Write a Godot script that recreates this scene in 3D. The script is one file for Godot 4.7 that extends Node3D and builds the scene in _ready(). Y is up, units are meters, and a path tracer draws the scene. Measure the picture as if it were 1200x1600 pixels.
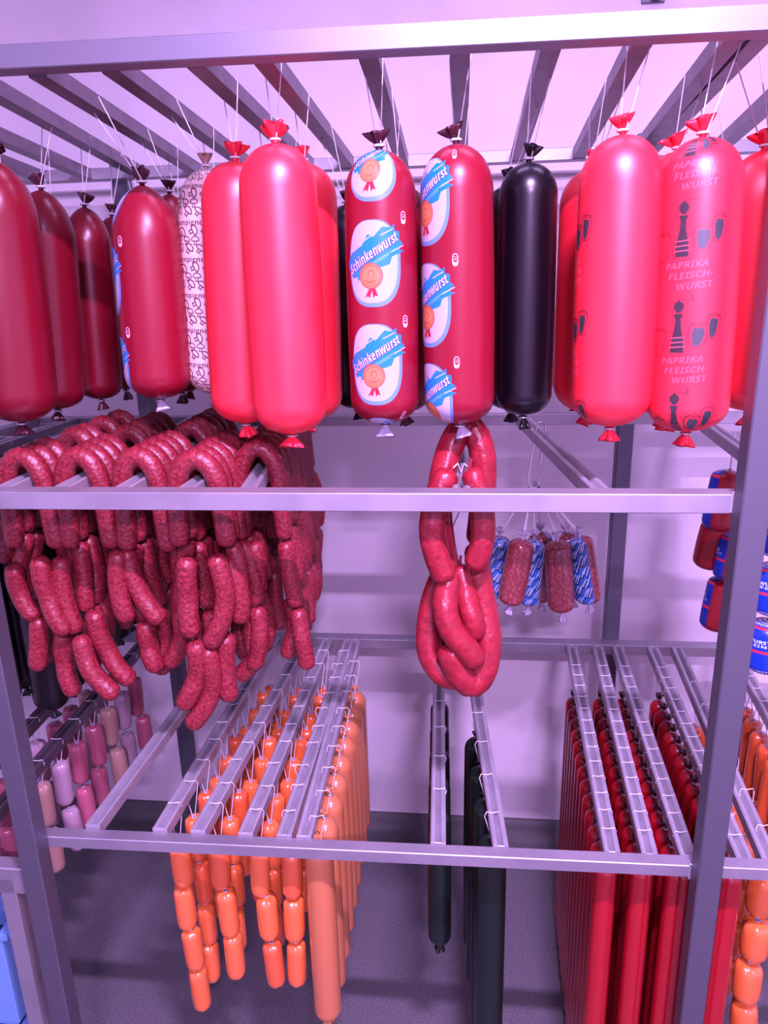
extends Node3D
# A cold store: a steel hanging rack full of sausages. y is up, units are metres, the floor is y = 0, the rack's front rails lie at z = 0.

const Y1 := 1.914    # underside of the top rails
const Y2 := 1.340    # underside of the middle rails
const Y3 := 0.736    # underside of the lower rails
const R1 := 1.890    # the rear rails' undersides: lower than the front ones at the top, higher at the bottom
const R3 := 0.760
const TUBE := 0.033
const REAR := -0.710 # front face of the rear rails
const WALL := -0.950
var taken := {}
var M := {}
var rng := RandomNumberGenerator.new()

# ---------------------------------------------------------------- helpers
func V(x: float, y: float, z: float) -> Vector3:
	return Vector3(x, y, z)

func C8(r: float, g: float, b: float) -> Color:
	return Color(r / 255.0, g / 255.0, b / 255.0)

func numbered(called: String) -> String:
	var n: int = taken.get(called, 0)
	taken[called] = n + 1
	return called if n == 0 else "%s_%03d" % [called, n]

func thing(called: String, label: String, category: String, at := Vector3.ZERO, group := "") -> Node3D:
	var o := Node3D.new()
	o.name = numbered(called)
	add_child(o)
	o.position = at
	o.set_meta("label", label)
	o.set_meta("category", category)
	if group:
		o.set_meta("group", group)
	return o

func part(called: String, mesh: Mesh, m: Material, parent: Node3D, at := Vector3.ZERO) -> MeshInstance3D:
	var o := MeshInstance3D.new()
	o.name = called
	o.mesh = mesh
	o.material_override = m
	parent.add_child(o, true)
	o.position = at
	return o

func struct(called: String, mesh: Mesh, m: Material, at := Vector3.ZERO) -> MeshInstance3D:
	var o := part(called, mesh, m, self, at)
	o.set_meta("kind", "structure")
	return o

func nth(i: int) -> String:
	return ["first", "second", "third", "fourth", "fifth", "sixth", "seventh", "eighth", "ninth", "tenth", "eleventh", "twelfth", "thirteenth", "fourteenth", "fifteenth", "sixteenth"][i]

func from_front(i: int) -> String:
	return "nearest the front" if i == 0 else nth(i) + " from the front"

# a bevelled box of size s centred at c
func box(s: Vector3, bevel := 0.002) -> ArrayMesh:
	var st := SurfaceTool.new()
	st.begin(Mesh.PRIMITIVE_TRIANGLES)
	st.set_smooth_group(-1)
	var h := s / 2.0
	var b := minf(bevel, minf(h.x, minf(h.y, h.z)) * 0.5)
	# for each axis: the main face; for each edge a chamfer; for each corner a triangle
	var faces := []
	for ax in 3:
		for sg in [-1.0, 1.0]:
			var a1 := (ax + 1) % 3
			var a2 := (ax + 2) % 3
			var q := []
			for k in [[-1.0, -1.0], [1.0, -1.0], [1.0, 1.0], [-1.0, 1.0]]:
				var p := Vector3.ZERO
				p[ax] = sg * h[ax]
				p[a1] = k[0] * (h[a1] - b)
				p[a2] = k[1] * (h[a2] - b)
				q.append(p)
			faces.append(q)
	for ax in 3:
		var a1 := (ax + 1) % 3
		var a2 := (ax + 2) % 3
		for s1 in [-1.0, 1.0]:
			for s2 in [-1.0, 1.0]:
				var q := []
				for k in [[-1.0, 0], [1.0, 0], [1.0, 1], [-1.0, 1]]:
					var p := Vector3.ZERO
					p[ax] = k[0] * (h[ax] - b)
					p[a1] = s1 * (h[a1] - (0.0 if k[1] == 0 else b))
					p[a2] = s2 * (h[a2] - (b if k[1] == 0 else 0.0))
					q.append(p)
				faces.append(q)
	for x in [-1.0, 1.0]:
		for y in [-1.0, 1.0]:
			for z in [-1.0, 1.0]:
				faces.append([V(x * h.x, y * (h.y - b), z * (h.z - b)), V(x * (h.x - b), y * h.y, z * (h.z - b)), V(x * (h.x - b), y * (h.y - b), z * h.z)])
	for q in faces:
		var mid := Vector3.ZERO
		for p in q:
			mid += p
		var n: Vector3 = (q[1] - q[0]).cross(q[2] - q[0])
		var order := range(q.size())
		if n.dot(mid) > 0.0:
			order.reverse()
		for i in range(1, q.size() - 1):
			st.add_vertex(q[order[0]])
			st.add_vertex(q[order[i]])
			st.add_vertex(q[order[i + 1]])
	st.generate_normals()
	return st.commit()

# A tube of varying radius along a path. u runs round it (u = 0.5 faces ref), v runs along it in metres (times vscale, plus v0).
# wave: [amount at each point, number of waves, phase] folds the casing into pleats.
func sweep(path: Array, radii: Array, n: int, ref := Vector3(0, 0, 1), vscale := 1.0, v0 := 0.0, wave := []) -> ArrayMesh:
	var k := path.size()
	var pos := PackedVector3Array()
	var nor := PackedVector3Array()
	var uv := PackedVector2Array()
	var idx := PackedInt32Array()
	var r0 := ref
	var along := 0.0
	for j in k:
		var d: Vector3 = (path[mini(j + 1, k - 1)] - path[maxi(j - 1, 0)]).normalized()
		r0 = (r0 - d * r0.dot(d)).normalized()
		var s := r0.cross(d)
		if j > 0:
			var dp: Vector3 = path[j] - path[j - 1]
			var dr: float = radii[j] - radii[j - 1]
			along += sqrt(dp.length_squared() + dr * dr)
		for i in n + 1:
			var u := float(i) / n
			var phi := TAU * (u - 0.5)
			var r: float = radii[j]
			if wave:
				r *= 1.0 + wave[0][j] * (0.7 * cos(wave[1] * phi + wave[2]) + 0.45 * cos((wave[1] + 2) * phi + 2.3 * wave[2]))
			pos.append(path[j] + (r0 * cos(phi) + s * sin(phi)) * r)
			uv.append(Vector2(u, along * vscale + v0))
	for j in k:
		for i in n + 1:
			var iu := pos[j * (n + 1) + (i + 1 if i < n else 1)] - pos[j * (n + 1) + (i - 1 if i > 0 else n - 1)]
			var iv := pos[mini(j + 1, k - 1) * (n + 1) + i] - pos[maxi(j - 1, 0) * (n + 1) + i]
			var q := iv.cross(iu)
			nor.append(q.normalized() if q.length_squared() > 1e-16 else (path[j] - path[k / 2]).normalized())
	for j in k - 1:
		for i in n:
			var a := j * (n + 1) + i
			idx.append_array([a, a + 1, a + n + 2, a, a + n + 2, a + n + 1])
	var arr := []
	arr.resize(Mesh.ARRAY_MAX)
	arr[Mesh.ARRAY_VERTEX] = pos
	arr[Mesh.ARRAY_NORMAL] = nor
	arr[Mesh.ARRAY_TEX_UV] = uv
	arr[Mesh.ARRAY_INDEX] = idx
	var m := ArrayMesh.new()
	m.add_surface_from_arrays(Mesh.PRIMITIVE_TRIANGLES, arr)
	return m

# a smooth curve through the points
func smooth(pts: Array, per := 6) -> Array:
	var out := []
	var k := pts.size()
	for j in k - 1:
		var a: Vector3 = pts[maxi(j - 1, 0)]
		var b: Vector3 = pts[j]
		var c: Vector3 = pts[j + 1]
		var d: Vector3 = pts[mini(j + 2, k - 1)]
		for i in per:
			out.append(b.cubic_interpolate(c, a, d, float(i) / per))
	out.append(pts[k - 1])
	return out

func cord(pts: Array, r := 0.0009, n := 5) -> ArrayMesh:
	var radii := []
	radii.resize(pts.size())
	radii.fill(r)
	return sweep(pts, radii, n, Vector3(0.3, 0.2, 1).normalized())

# radii of a link of radius r along a path: rounded ends that taper to a twisted tip
func link_radii(path: Array, r: float, cap := 1.0, tip := 0.0022) -> Array:
	var total := 0.0
	var at := [0.0]
	for j in range(1, path.size()):
		total += (path[j] - path[j - 1]).length()
		at.append(total)
	var out := []
	for j in path.size():
		var e: float = minf(at[j], total - at[j]) / (r * cap)
		var q := 1.0 - clampf(e, 0.0, 1.0)
		out.append(maxf(tip, r * pow(maxf(0.0, 1.0 - pow(q, 2.3)), 1.0 / 2.3)))
	return out

# points along a curve, packed closely at both ends so that the caps come out round
func capped(pts: Array, r: float, per := 8, cap := 1.0) -> Array:
	var fine := smooth(pts, 16)
	var at := [0.0]
	for j in range(1, fine.size()):
		at.append(at[j - 1] + (fine[j] - fine[j - 1]).length())
	var total: float = at[-1]
	var want := []
	var c := minf(r * cap, total * 0.45)
	for q in [0.0, 0.02, 0.08, 0.2, 0.4, 0.7]:
		want.append(c * q)
	for i in per + 1:
		want.append(c + (total - 2.0 * c) * i / per)
	for q in [0.7, 0.4, 0.2, 0.08, 0.02, 0.0]:
		want.append(total - c * q)
	var out := []
	var j := 0
	for w in want:
		while j < fine.size() - 2 and at[j + 1] < w:
			j += 1
		out.append(fine[j].lerp(fine[j + 1], clampf((w - at[j]) / maxf(1e-6, at[j + 1] - at[j]), 0.0, 1.0)))
	return out

func curved_link(pts: Array, r: float, n := 12, cap := 1.0, per := 8) -> ArrayMesh:
	var p := capped(pts, r, per, cap)
	var d: Vector3 = (p[-1] - p[0]).normalized()
	return sweep(p, link_radii(p, r, cap), n, Vector3(0, 0, 1) if absf(d.z) < 0.8 else Vector3(1, 0, 0))

# ---------------------------------------------------------------- drawing flat print into an Image
func tris_of(poly: PackedVector2Array) -> PackedVector2Array:
	var out := PackedVector2Array()
	for i in Geometry2D.triangulate_polygon(poly):
		out.append(poly[i])
	return out

func fill_tris(im: Image, t: PackedVector2Array, xf: Transform2D, c: Color) -> void:
	var w := im.get_width()
	var h := im.get_height()
	for k in range(0, t.size() - 2, 3):
		var a := xf * t[k]
		var b := xf * t[k + 1]
		var d := xf * t[k + 2]
		var area := (b - a).cross(d - a)
		if absf(area) < 1e-9:
			continue
		var lo := a.min(b).min(d)
		var hi := a.max(b).max(d)
		for y in range(maxi(0, floori(lo.y)), mini(h - 1, ceili(hi.y)) + 1):
			for x in range(floori(lo.x), ceili(hi.x) + 1):
				var p := Vector2(x + 0.5, y + 0.5)
				var w0 := (b - p).cross(d - p) / area
				var w1 := (d - p).cross(a - p) / area
				if w0 >= -0.001 and w1 >= -0.001 and w0 + w1 <= 1.001:
					var xx := posmod(x, w)
					if c.a >= 0.999:
						im.set_pixel(xx, y, c)
					else:
						im.set_pixel(xx, y, im.get_pixel(xx, y).lerp(Color(c.r, c.g, c.b), c.a))

func fill_poly(im: Image, poly: PackedVector2Array, c: Color, xf := Transform2D()) -> void:
	fill_tris(im, tris_of(poly), xf, c)

func oval(cx: float, cy: float, rx: float, ry: float, p := 2.0, n := 48) -> PackedVector2Array:
	var out := PackedVector2Array()
	for i in n:
		var a := TAU * i / n
		out.append(Vector2(cx + rx * signf(cos(a)) * pow(absf(cos(a)), 2.0 / p), cy + ry * signf(sin(a)) * pow(absf(sin(a)), 2.0 / p)))
	return out

func stroke(im: Image, pts: Array, width: float, c: Color, xf := Transform2D()) -> void:
	for i in pts.size() - 1:
		var a: Vector2 = pts[i]
		var b: Vector2 = pts[i + 1]
		var d := (b - a).normalized() * width * 0.5
		var s := Vector2(-d.y, d.x)
		a -= d * 0.6
		b += d * 0.6
		fill_tris(im, PackedVector2Array([a + s, b + s, b - s, a + s, b - s, a - s]), xf, c)

# the triangles of a line of text, one unit high, centred
func text_tris(txt: String, bold := true) -> PackedVector2Array:
	var f := SystemFont.new()
	f.font_names = PackedStringArray(["Droid Sans"])
	f.font_weight = 700 if bold else 400
	var tm := TextMesh.new()
	tm.text = txt
	tm.font = f
	tm.font_size = 32
	tm.pixel_size = 1.0
	tm.depth = 0.0
	tm.curve_step = 1.0
	var arr := tm.get_mesh_arrays()
	var v: PackedVector3Array = arr[Mesh.ARRAY_VERTEX]
	var ix: PackedInt32Array = arr[Mesh.ARRAY_INDEX] if arr[Mesh.ARRAY_INDEX] != null else PackedInt32Array(range(v.size()))
	var out := PackedVector2Array()
	for i in ix:
		out.append(Vector2(v[i].x, -v[i].y) / 32.0)
	return out

func tex(im: Image) -> ImageTexture:
	return ImageTexture.create_from_image(im)

# ---------------------------------------------------------------- materials
func mat(called: String, c: Color, rough := 0.5, metal := 0.0, coat := 0.0) -> StandardMaterial3D:
	var m := StandardMaterial3D.new()
	m.resource_name = called
	m.albedo_color = c
	m.roughness = rough
	m.metallic = metal
	if coat > 0.0:
		m.clearcoat_enabled = true
		m.clearcoat = coat
		m.clearcoat_roughness = 0.12
	M[called] = m
	return m

func noise_tex(freq: float, lo: Color, hi: Color, size := 256, sd := 1, cell := false, a := 0.3, b := 0.7) -> NoiseTexture2D:
	var f := FastNoiseLite.new()
	f.seed = sd
	f.frequency = freq
	f.noise_type = FastNoiseLite.TYPE_CELLULAR if cell else FastNoiseLite.TYPE_SIMPLEX_SMOOTH
	f.fractal_octaves = 4
	var g := Gradient.new()
	g.offsets = PackedFloat32Array([a, b])
	g.colors = PackedColorArray([lo, hi])
	var t := NoiseTexture2D.new()
	t.width = size
	t.height = size
	t.seamless = true
	t.noise = f
	t.color_ramp = g
	return t

func triplanar(m: StandardMaterial3D, t: Texture2D, scale: float, world := false) -> void:
	m.albedo_texture = t
	m.uv1_triplanar = true
	m.uv1_world_triplanar = world
	m.uv1_scale = Vector3.ONE * scale

func make_materials() -> void:
	var steel := mat("brushed_steel", C8(172, 172, 178), 0.5, 0.75)
	triplanar(steel, noise_tex(0.012, C8(240, 240, 242), C8(255, 255, 255), 256, 5), 2.0, true)
	var bright := mat("stick_steel", C8(178, 178, 184), 0.4, 0.5)
	triplanar(bright, noise_tex(0.02, C8(236, 236, 238), C8(255, 255, 255), 256, 6), 3.0, true)
	var worn := mat("shaded_stick_steel", C8(124, 114, 124), 0.4, 0.75)  # darker copy of the stick steel: shade put into its colour, not wear
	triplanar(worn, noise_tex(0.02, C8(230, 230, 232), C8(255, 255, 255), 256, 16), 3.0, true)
	mat("post_steel", C8(108, 110, 120), 0.46, 0.7)
	mat("top_rail_steel", C8(136, 138, 148), 0.46, 0.7)
	var wall := mat("white_panel", C8(222, 220, 224), 0.55)
	triplanar(wall, noise_tex(0.01, C8(243, 243, 244), C8(255, 255, 255), 256, 7), 0.8, true)
	var floor_m := mat("dark_floor", C8(112, 112, 116), 0.6)
	triplanar(floor_m, noise_tex(0.18, C8(150, 150, 152), C8(255, 255, 255), 512, 8), 3.0, true)
	mat("cove", C8(70, 72, 72), 0.6)
	mat("string", C8(212, 208, 214), 0.7)
	mat("clip", C8(215, 215, 220), 0.3, 0.8)
	mat("red_casing", C8(236, 34, 54), 0.40)
	mat("red_knot", C8(228, 40, 62), 0.4)
	mat("dark_red_casing", C8(108, 8, 28), 0.30)
	mat("dark_red_knot", C8(62, 14, 30), 0.4)
	mat("black_casing", C8(8, 4, 12), 0.3)
	mat("black_knot", C8(14, 12, 14), 0.4)
	mat("clear_film", C8(158, 152, 172), 0.25)
	var cured := mat("cured_meat", C8(255, 255, 255), 0.38)
	triplanar(cured, noise_tex(0.055, C8(108, 22, 34), C8(150, 48, 58), 256, 11, false, 0.3, 0.75), 9.0)
	cured.heightmap_enabled = true
	cured.heightmap_texture = noise_tex(0.04, Color.BLACK, Color.WHITE, 256, 12)
	cured.heightmap_scale = 0.06
	var ring := mat("ring_meat", C8(255, 255, 255), 0.34)
	triplanar(ring, noise_tex(0.03, C8(130, 22, 38), C8(150, 32, 46), 256, 13), 6.0)
	ring.heightmap_enabled = true
	ring.heightmap_texture = noise_tex(0.02, Color.BLACK, Color.WHITE, 256, 14)
	ring.heightmap_scale = 0.12
	mat("orange_casing", C8(226, 112, 56), 0.24, 0.0, 1.0)
	mat("deep_orange_casing", C8(214, 96, 50), 0.24, 0.0, 1.0)
	mat("tan_casing", C8(190, 116, 72), 0.3, 0.0, 0.6)
	mat("long_red_casing", C8(160, 14, 30), 0.28, 0.0, 0.4)
	mat("green_casing", C8(12, 30, 24), 0.3)
	mat("pink_casing", C8(172, 92, 112), 0.3, 0.0, 0.3)
	mat("pale_casing", C8(168, 142, 156), 0.3, 0.0, 0.3)
	mat("cream_pink_casing", C8(172, 136, 122), 0.3, 0.0, 0.3)
	mat("crate_blue", C8(104, 152, 205), 0.5)
	mat("plum", C8(78, 60, 86), 0.5)

# the casing with an oval label and a medal, one repeat of it (0.32 m round, 0.135 m long)
func make_label_texture() -> ImageTexture:
	var w := 1024
	var h := 432
	var k := w / 0.32                 # pixels per metre
	var im := Image.create(w, h, false, Image.FORMAT_RGB8)
	im.fill(C8(132, 11, 36))
	var cx := w * 0.5
	var cy := h * 0.5
	var rx := 0.0385 * k
	var ry := 0.0555 * k
	fill_poly(im, oval(cx + 2, cy + 1, rx + 4, ry + 3, 2.5), C8(100, 142, 205))
	fill_poly(im, oval(cx - 3, cy - 6, rx - 6, ry - 8, 2.5), C8(182, 174, 192))
	# the blue brush stroke with ragged ends
	var brush := C8(22, 130, 212)
	var t := Transform2D(-0.50, Vector2(cx + 4, cy - 38))
	fill_poly(im, PackedVector2Array([Vector2(-138, -44), Vector2(-96, -62), Vector2(-28, -58), Vector2(20, -84), Vector2(36, -60), Vector2(92, -78), Vector2(120, -56), Vector2(144, -60), Vector2(132, -36), Vector2(150, -22), Vector2(134, 6), Vector2(142, 26), Vector2(112, 40), Vector2(134, 58), Vector2(70, 50), Vector2(44, 72), Vector2(-40, 54), Vector2(-128, 66), Vector2(-112, 44), Vector2(-146, 30), Vector2(-130, 8), Vector2(-150, -16)]), brush, t)
	for q in [[-60, -66, 60, -72], [70, -50, 128, -46], [80, 32, 140, 36], [-120, 60, -40, 66]]:
		stroke(im, [Vector2(q[0], q[1]), Vector2(q[2], q[3])], 5.0, C8(182, 174, 192), t)
	var word := text_tris("Schinkenwurst")
	var lean := Transform2D(Vector2(1, 0), Vector2(-0.2, 1.0), Vector2.ZERO)
	var place := Transform2D(-0.54, Vector2(cx - 2, cy - 44))
	var size := Transform2D(Vector2(38, 0), Vector2(0, 56), Vector2.ZERO)
	for o in [Vector2(-3, 2), Vector2(3, 3), Vector2(0, 5), Vector2(2, -2)]:
		fill_tris(im, word, Transform2D(0, o) * place * lean * size, C8(70, 60, 130))
	fill_tris(im, word, place * lean * size, C8(212, 202, 218))
	stroke(im, [Vector2(-70, 30), Vector2(96, 30)], 3.5, C8(120, 170, 215), t)
	stroke(im, [Vector2(-40, 37), Vector2(60, 37)], 2.5, C8(120, 170, 215), t)
	# the medal and its ribbon
	var my := cy + 50.0
	var mx := cx - 8.0
	fill_poly(im, PackedVector2Array([Vector2(mx - 4, my + 44), Vector2(mx - 30, my + 92), Vector2(mx - 14, my + 84), Vector2(mx - 6, my + 94), Vector2(mx + 8, my + 48)]), C8(200, 40, 56))
	fill_poly(im, PackedVector2Array([Vector2(mx + 2, my + 44), Vector2(mx + 10, my + 94), Vector2(mx + 18, my + 82), Vector2(mx + 32, my + 86), Vector2(mx + 16, my + 46)]), C8(168, 30, 50))
	fill_poly(im, oval(mx, my, 55, 55), C8(150, 76, 54))
	fill_poly(im, oval(mx, my, 51, 51), C8(204, 122, 78))
	fill_poly(im, oval(mx, my, 44, 44), C8(168, 86, 60))
	fill_poly(im, oval(mx, my, 41, 41), C8(208, 128, 84))
	for a in 20:
		var d := Vector2.from_angle(TAU * a / 20)
		stroke(im, [Vector2(mx, my) + d * 45, Vector2(mx, my) + d * 49], 2.0, C8(168, 86, 60))
	fill_poly(im, oval(mx + 2, my - 8, 15, 17), C8(176, 94, 66))
	fill_poly(im, oval(mx + 2, my - 6, 10, 13), C8(212, 134, 90))
	stroke(im, [Vector2(mx - 26, my + 18), Vector2(mx - 8, my + 24), Vector2(mx + 12, my + 22), Vector2(mx + 28, my + 16)], 4.0, C8(168, 86, 60))
	stroke(im, [Vector2(mx - 18, my + 30), Vector2(mx + 18, my + 30)], 3.0, C8(168, 86, 60))
	# the small white mark beside the oval
	var sx := cx + rx + 26.0
	var sy := 30.0
	fill_poly(im, oval(sx, sy, 13, 26, 3.0), C8(236, 190, 210))
	fill_poly(im, oval(sx, sy - 6, 9, 16, 3.0), C8(132, 11, 36))
	stroke(im, [Vector2(sx - 5, sy - 12), Vector2(sx + 5, sy - 10)], 3.0, C8(236, 190, 210))
	stroke(im, [Vector2(sx - 5, sy - 2), Vector2(sx + 5, sy - 2)], 3.0, C8(236, 190, 210))
	return tex(im)

func pepper(im: Image, at: Vector2, s: float, wide: float, inside: Color, line: Color) -> void:
	var xf := Transform2D(0.08, Vector2(s, s), 0.0, at)
	var body := PackedVector2Array([Vector2(-10 * wide, -20), Vector2(-4 * wide, -23), Vector2(0, -20), Vector2(4 * wide, -23), Vector2(10 * wide, -20), Vector2(12 * wide, -10), Vector2(9 * wide, 12), Vector2(4 * wide, 22), Vector2(-4 * wide, 23), Vector2(-9 * wide, 14), Vector2(-12 * wide, -8)])
	fill_poly(im, body, line, xf)
	fill_poly(im, body, C8(236, 34, 54), xf * Transform2D(0.0, Vector2(0.84, 0.88), 0.0, Vector2.ZERO))
	fill_poly(im, body, inside, xf * Transform2D(0.0, Vector2(0.58, 0.74), 0.0, Vector2(0, 2)))
	stroke(im, [Vector2(-8 * wide, -18), Vector2(0, -16), Vector2(8 * wide, -18)], 1.6, line, xf)
	stroke(im, [Vector2(0, -20), Vector2(1, -27)], 2.0, line, xf)

# the red casing with a pepper mill and peppers, one repeat (0.336 m round, 0.118 m long)
func make_mill_texture() -> ImageTexture:
	var w := 1024
	var h := 360
	var im := Image.create(w, h, false, Image.FORMAT_RGB8)
	im.fill(C8(236, 34, 54))
	var ink := C8(44, 30, 40)
	var line := C8(120, 14, 40)
	var c := Vector2(w * 0.5, 122)
	fill_poly(im, PackedVector2Array([c + Vector2(-14, -46), c + Vector2(14, -46), c + Vector2(17, -38), c + Vector2(11, -26), c + Vector2(13, 10), c + Vector2(24, 56), c + Vector2(26, 104), c + Vector2(-26, 104), c + Vector2(-24, 56), c + Vector2(-13, 10), c + Vector2(-11, -26), c + Vector2(-17, -38)]), ink)
	fill_poly(im, oval(c.x, c.y - 72, 20, 20), ink)
	fill_poly(im, oval(c.x, c.y - 92, 6, 6), ink)
	fill_poly(im, PackedVector2Array([c + Vector2(-10, -54), c + Vector2(10, -54), c + Vector2(10, -49), c + Vector2(-10, -49)]), ink)
	stroke(im, [c + Vector2(0, -96), c + Vector2(50, -100)], 4.0, line)
	stroke(im, [c + Vector2(50, -112), c + Vector2(50, -94)], 9.0, line)
	for y in [48.0, 66.0, 84.0]:
		stroke(im, [c + Vector2(-30, y), c + Vector2(30, y - 4)], 4.0, C8(236, 80, 100))
	stroke(im, [c + Vector2(-24, -84), c + Vector2(-26, -66), c + Vector2(-18, -50), c + Vector2(-22, -38), c + Vector2(-18, 10), c + Vector2(-32, 56), c + Vector2(-34, 104)], 3.5, line)
	pepper(im, c + Vector2(-78, 66), 2.5, 1.05, C8(236, 34, 54), line)
	pepper(im, c + Vector2(76, 40), 2.15, 1.6, C8(58, 58, 68), line)
	pepper(im, c + Vector2(132, 8), 2.2, 1.15, C8(40, 46, 52), line)
	var pale := Color(1.0, 0.78, 0.84, 0.28)
	var lines := ["PAPRIKA", "FLEISCH-", "WURST"]
	for i in 3:
		fill_tris(im, text_tris(lines[i]), Transform2D(-0.06, Vector2(c.x + 20 + i * 16, 256 + i * 38)) * Transform2D(Vector2(40, 0), Vector2(-8, 34), Vector2.ZERO), pale)
	return tex(im)

# cream casing with outlined mushrooms and a line of small lettering, one repeat (0.29 m round, 0.05 m long)
func make_mushroom_texture() -> ImageTexture:
	var w := 1024
	var h := 178
	var im := Image.create(w, h, false, Image.FORMAT_RGB8)
	im.fill(C8(222, 200, 190))
	var ink := C8(84, 40, 66)
	var word := text_tris("Champignon")
	for i in 4:
		fill_tris(im, word, Transform2D(Vector2(42, 0), Vector2(0, 34), Vector2(128 + i * 256, 13)), ink)
	var r := RandomNumberGenerator.new()
	r.seed = 4
	for i in 44:
		var at := Vector2(i * w / 44.0 + r.randf_range(-8, 8), 56.0 + (i % 3) * 40.0 + r.randf_range(-7, 7))
		var turn := r.randf_range(-1.2, 1.2)
		var s := r.randf_range(0.85, 1.2)
		var xf := Transform2D(turn, Vector2(s, s), 0.0, at)
		var cap := []
		for k in 11:
			var a := PI + PI * k / 10.0
			cap.append(Vector2(25 * cos(a), 21 * sin(a)))
		cap.append_array([Vector2(14, 5), Vector2(-14, 5), cap[0]])
		stroke(im, cap, 6.0, ink, xf)
		stroke(im, [Vector2(-8, 5), Vector2(-7, 17), Vector2(-10, 24), Vector2(9, 24), Vector2(7, 16), Vector2(8, 5)], 5.5, ink, xf)
	return tex(im)

# half clear film over salami, half blue and white print
func make_salami_texture() -> ImageTexture:
	var w := 512
	var h := 512
	var im := Image.create(w, h, false, Image.FORMAT_RGB8)
	var f := FastNoiseLite.new()
	f.seed = 31
	f.frequency = 0.055
	for y in h:
		for x in w:
			var n := f.get_noise_2d(x, y)
			im.set_pixel(x, y, C8(126, 50, 56).lerp(C8(170, 98, 100), clampf(n * 1.6, 0.0, 1.0)))
	for y in h:
		for x in range(176, 336):
			im.set_pixel(x, y, C8(44, 100, 176))
	var r := RandomNumberGenerator.new()
	r.seed = 5
	for j in 16:
		for i in 3:
			var c := Vector2(198 + i * 56 + r.randf_range(-8, 8), 8 + j * 33 + i * 12)
			for q in 3:
				var a := c + Vector2(q * 13 - 18, r.randf_range(-5, 5))
				var pts := [a + Vector2(-10, 11), a + Vector2(-2, 1), a + Vector2(12, -9 - q * 2)]
				stroke(im, pts, 7.5, C8(20, 34, 84))
				stroke(im, [pts[0] + Vector2(-2, -5), pts[1] + Vector2(-2, -5), pts[2] + Vector2(-2, -5)], 5.5, C8(168, 190, 226))
	return tex(im)

# the blue band of the small red sausages: stripes and short lines of white lettering
func make_band_texture() -> ImageTexture:
	var w := 512
	var h := 256
	var im := Image.create(w, h, false, Image.FORMAT_RGB8)
	im.fill(C8(150, 16, 32))
	im.fill_rect(Rect2i(110, 0, 292, 256), C8(14, 52, 165))
	for y in [58, 172]:
		im.fill_rect(Rect2i(110, y, 292, 13), C8(220, 40, 62))
	for i in 2:
		var y := 24 + i * 106
		for q in [[150, "FEINE"], [236, "WURST"], [322, "FEINE"]]:
			fill_tris(im, text_tris(q[1]), Transform2D(Vector2(26, 0), Vector2(0, 22), Vector2(q[0], y)), C8(232, 238, 250))
			fill_tris(im, text_tris("WURST" if q[1] == "FEINE" else "FEINE"), Transform2D(Vector2(30, 0), Vector2(0, 18), Vector2(q[0] + 6, y + 20)), C8(200, 214, 246))
	return tex(im)

func printed(called: String, t: Texture2D, rough: float, coat := 0.0) -> StandardMaterial3D:
	var m := mat(called, Color.WHITE, rough, 0.0, coat)
	m.albedo_texture = t
	return m

# ---------------------------------------------------------------- large sausages
# profile from the top down: cap lengths in radii, exponent of the cap's curve
func casing(L: float, R: float, ct := 1.05, cb := 0.8, pw := 2.1, vscale := 1.0, v0 := 0.0, n := 40) -> ArrayMesh:
	var path := []
	var radii := []
	var a := R * ct
	var b := R * cb
	for i in 13:
		var s := 1.0 - cos(PI / 2 * i / 12.0)
		path.append(V(0, -a * s, 0))
		radii.append(maxf(0.004, R * 0.965 * pow(maxf(0.0, 1.0 - pow(1.0 - s, pw)), 1.0 / pw)))
	for i in range(1, 12):
		var s := i / 12.0
		path.append(V(0, -a - (L - a - b) * s, 0))
		radii.append(R * (0.965 + 0.035 * sin(PI * minf(1.0, s * 0.85))))
	var last: float = radii[-1]
	for i in 13:
		var s := sin(PI / 2 * i / 12.0)
		path.append(V(0, -(L - b) - b * s, 0))
		radii.append(maxf(0.004, last * pow(maxf(0.0, 1.0 - pow(s, 2.2)), 1.0 / 2.2)))
	return sweep(path, radii, n, V(0, 0, 1), vscale, v0)

# the gathered end of a casing: a narrow neck that flares into folds; dir is +1 above, -1 below
func knot(h: float, r: float, dir: float, folds := 5, phase := 0.0) -> ArrayMesh:
	var path := []
	var radii := []
	var amount := []
	for q in [[-0.10, 0.30, 0.0], [0.0, 0.34, 0.05], [0.12, 0.24, 0.08], [0.25, 0.28, 0.12], [0.5, 0.62, 0.25], [0.8, 0.9, 0.34], [1.0, 1.0, 0.42], [0.97, 0.8, 0.4], [0.7, 0.35, 0.25], [0.55, 0.05, 0.0]]:
		path.append(V(0, dir * h * q[0], 0))
		radii.append(r * q[1])
		amount.append(q[2])
	return sweep(path, radii, 30, V(0, 0, 1), 1.0, 0.0, [amount, folds, phase])

func torus(r: float, t: float) -> TorusMesh:
	var m := TorusMesh.new()
	m.inner_radius = r - t
	m.outer_radius = r + t
	m.rings = 16
	m.ring_segments = 6
	return m

var stick_top := {}
# x of a top stick at depth z
func stick_x(s: String, z: float) -> float:
	return lerpf(stick_top[s][0], stick_top[s][1], -z / 0.72)

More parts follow.
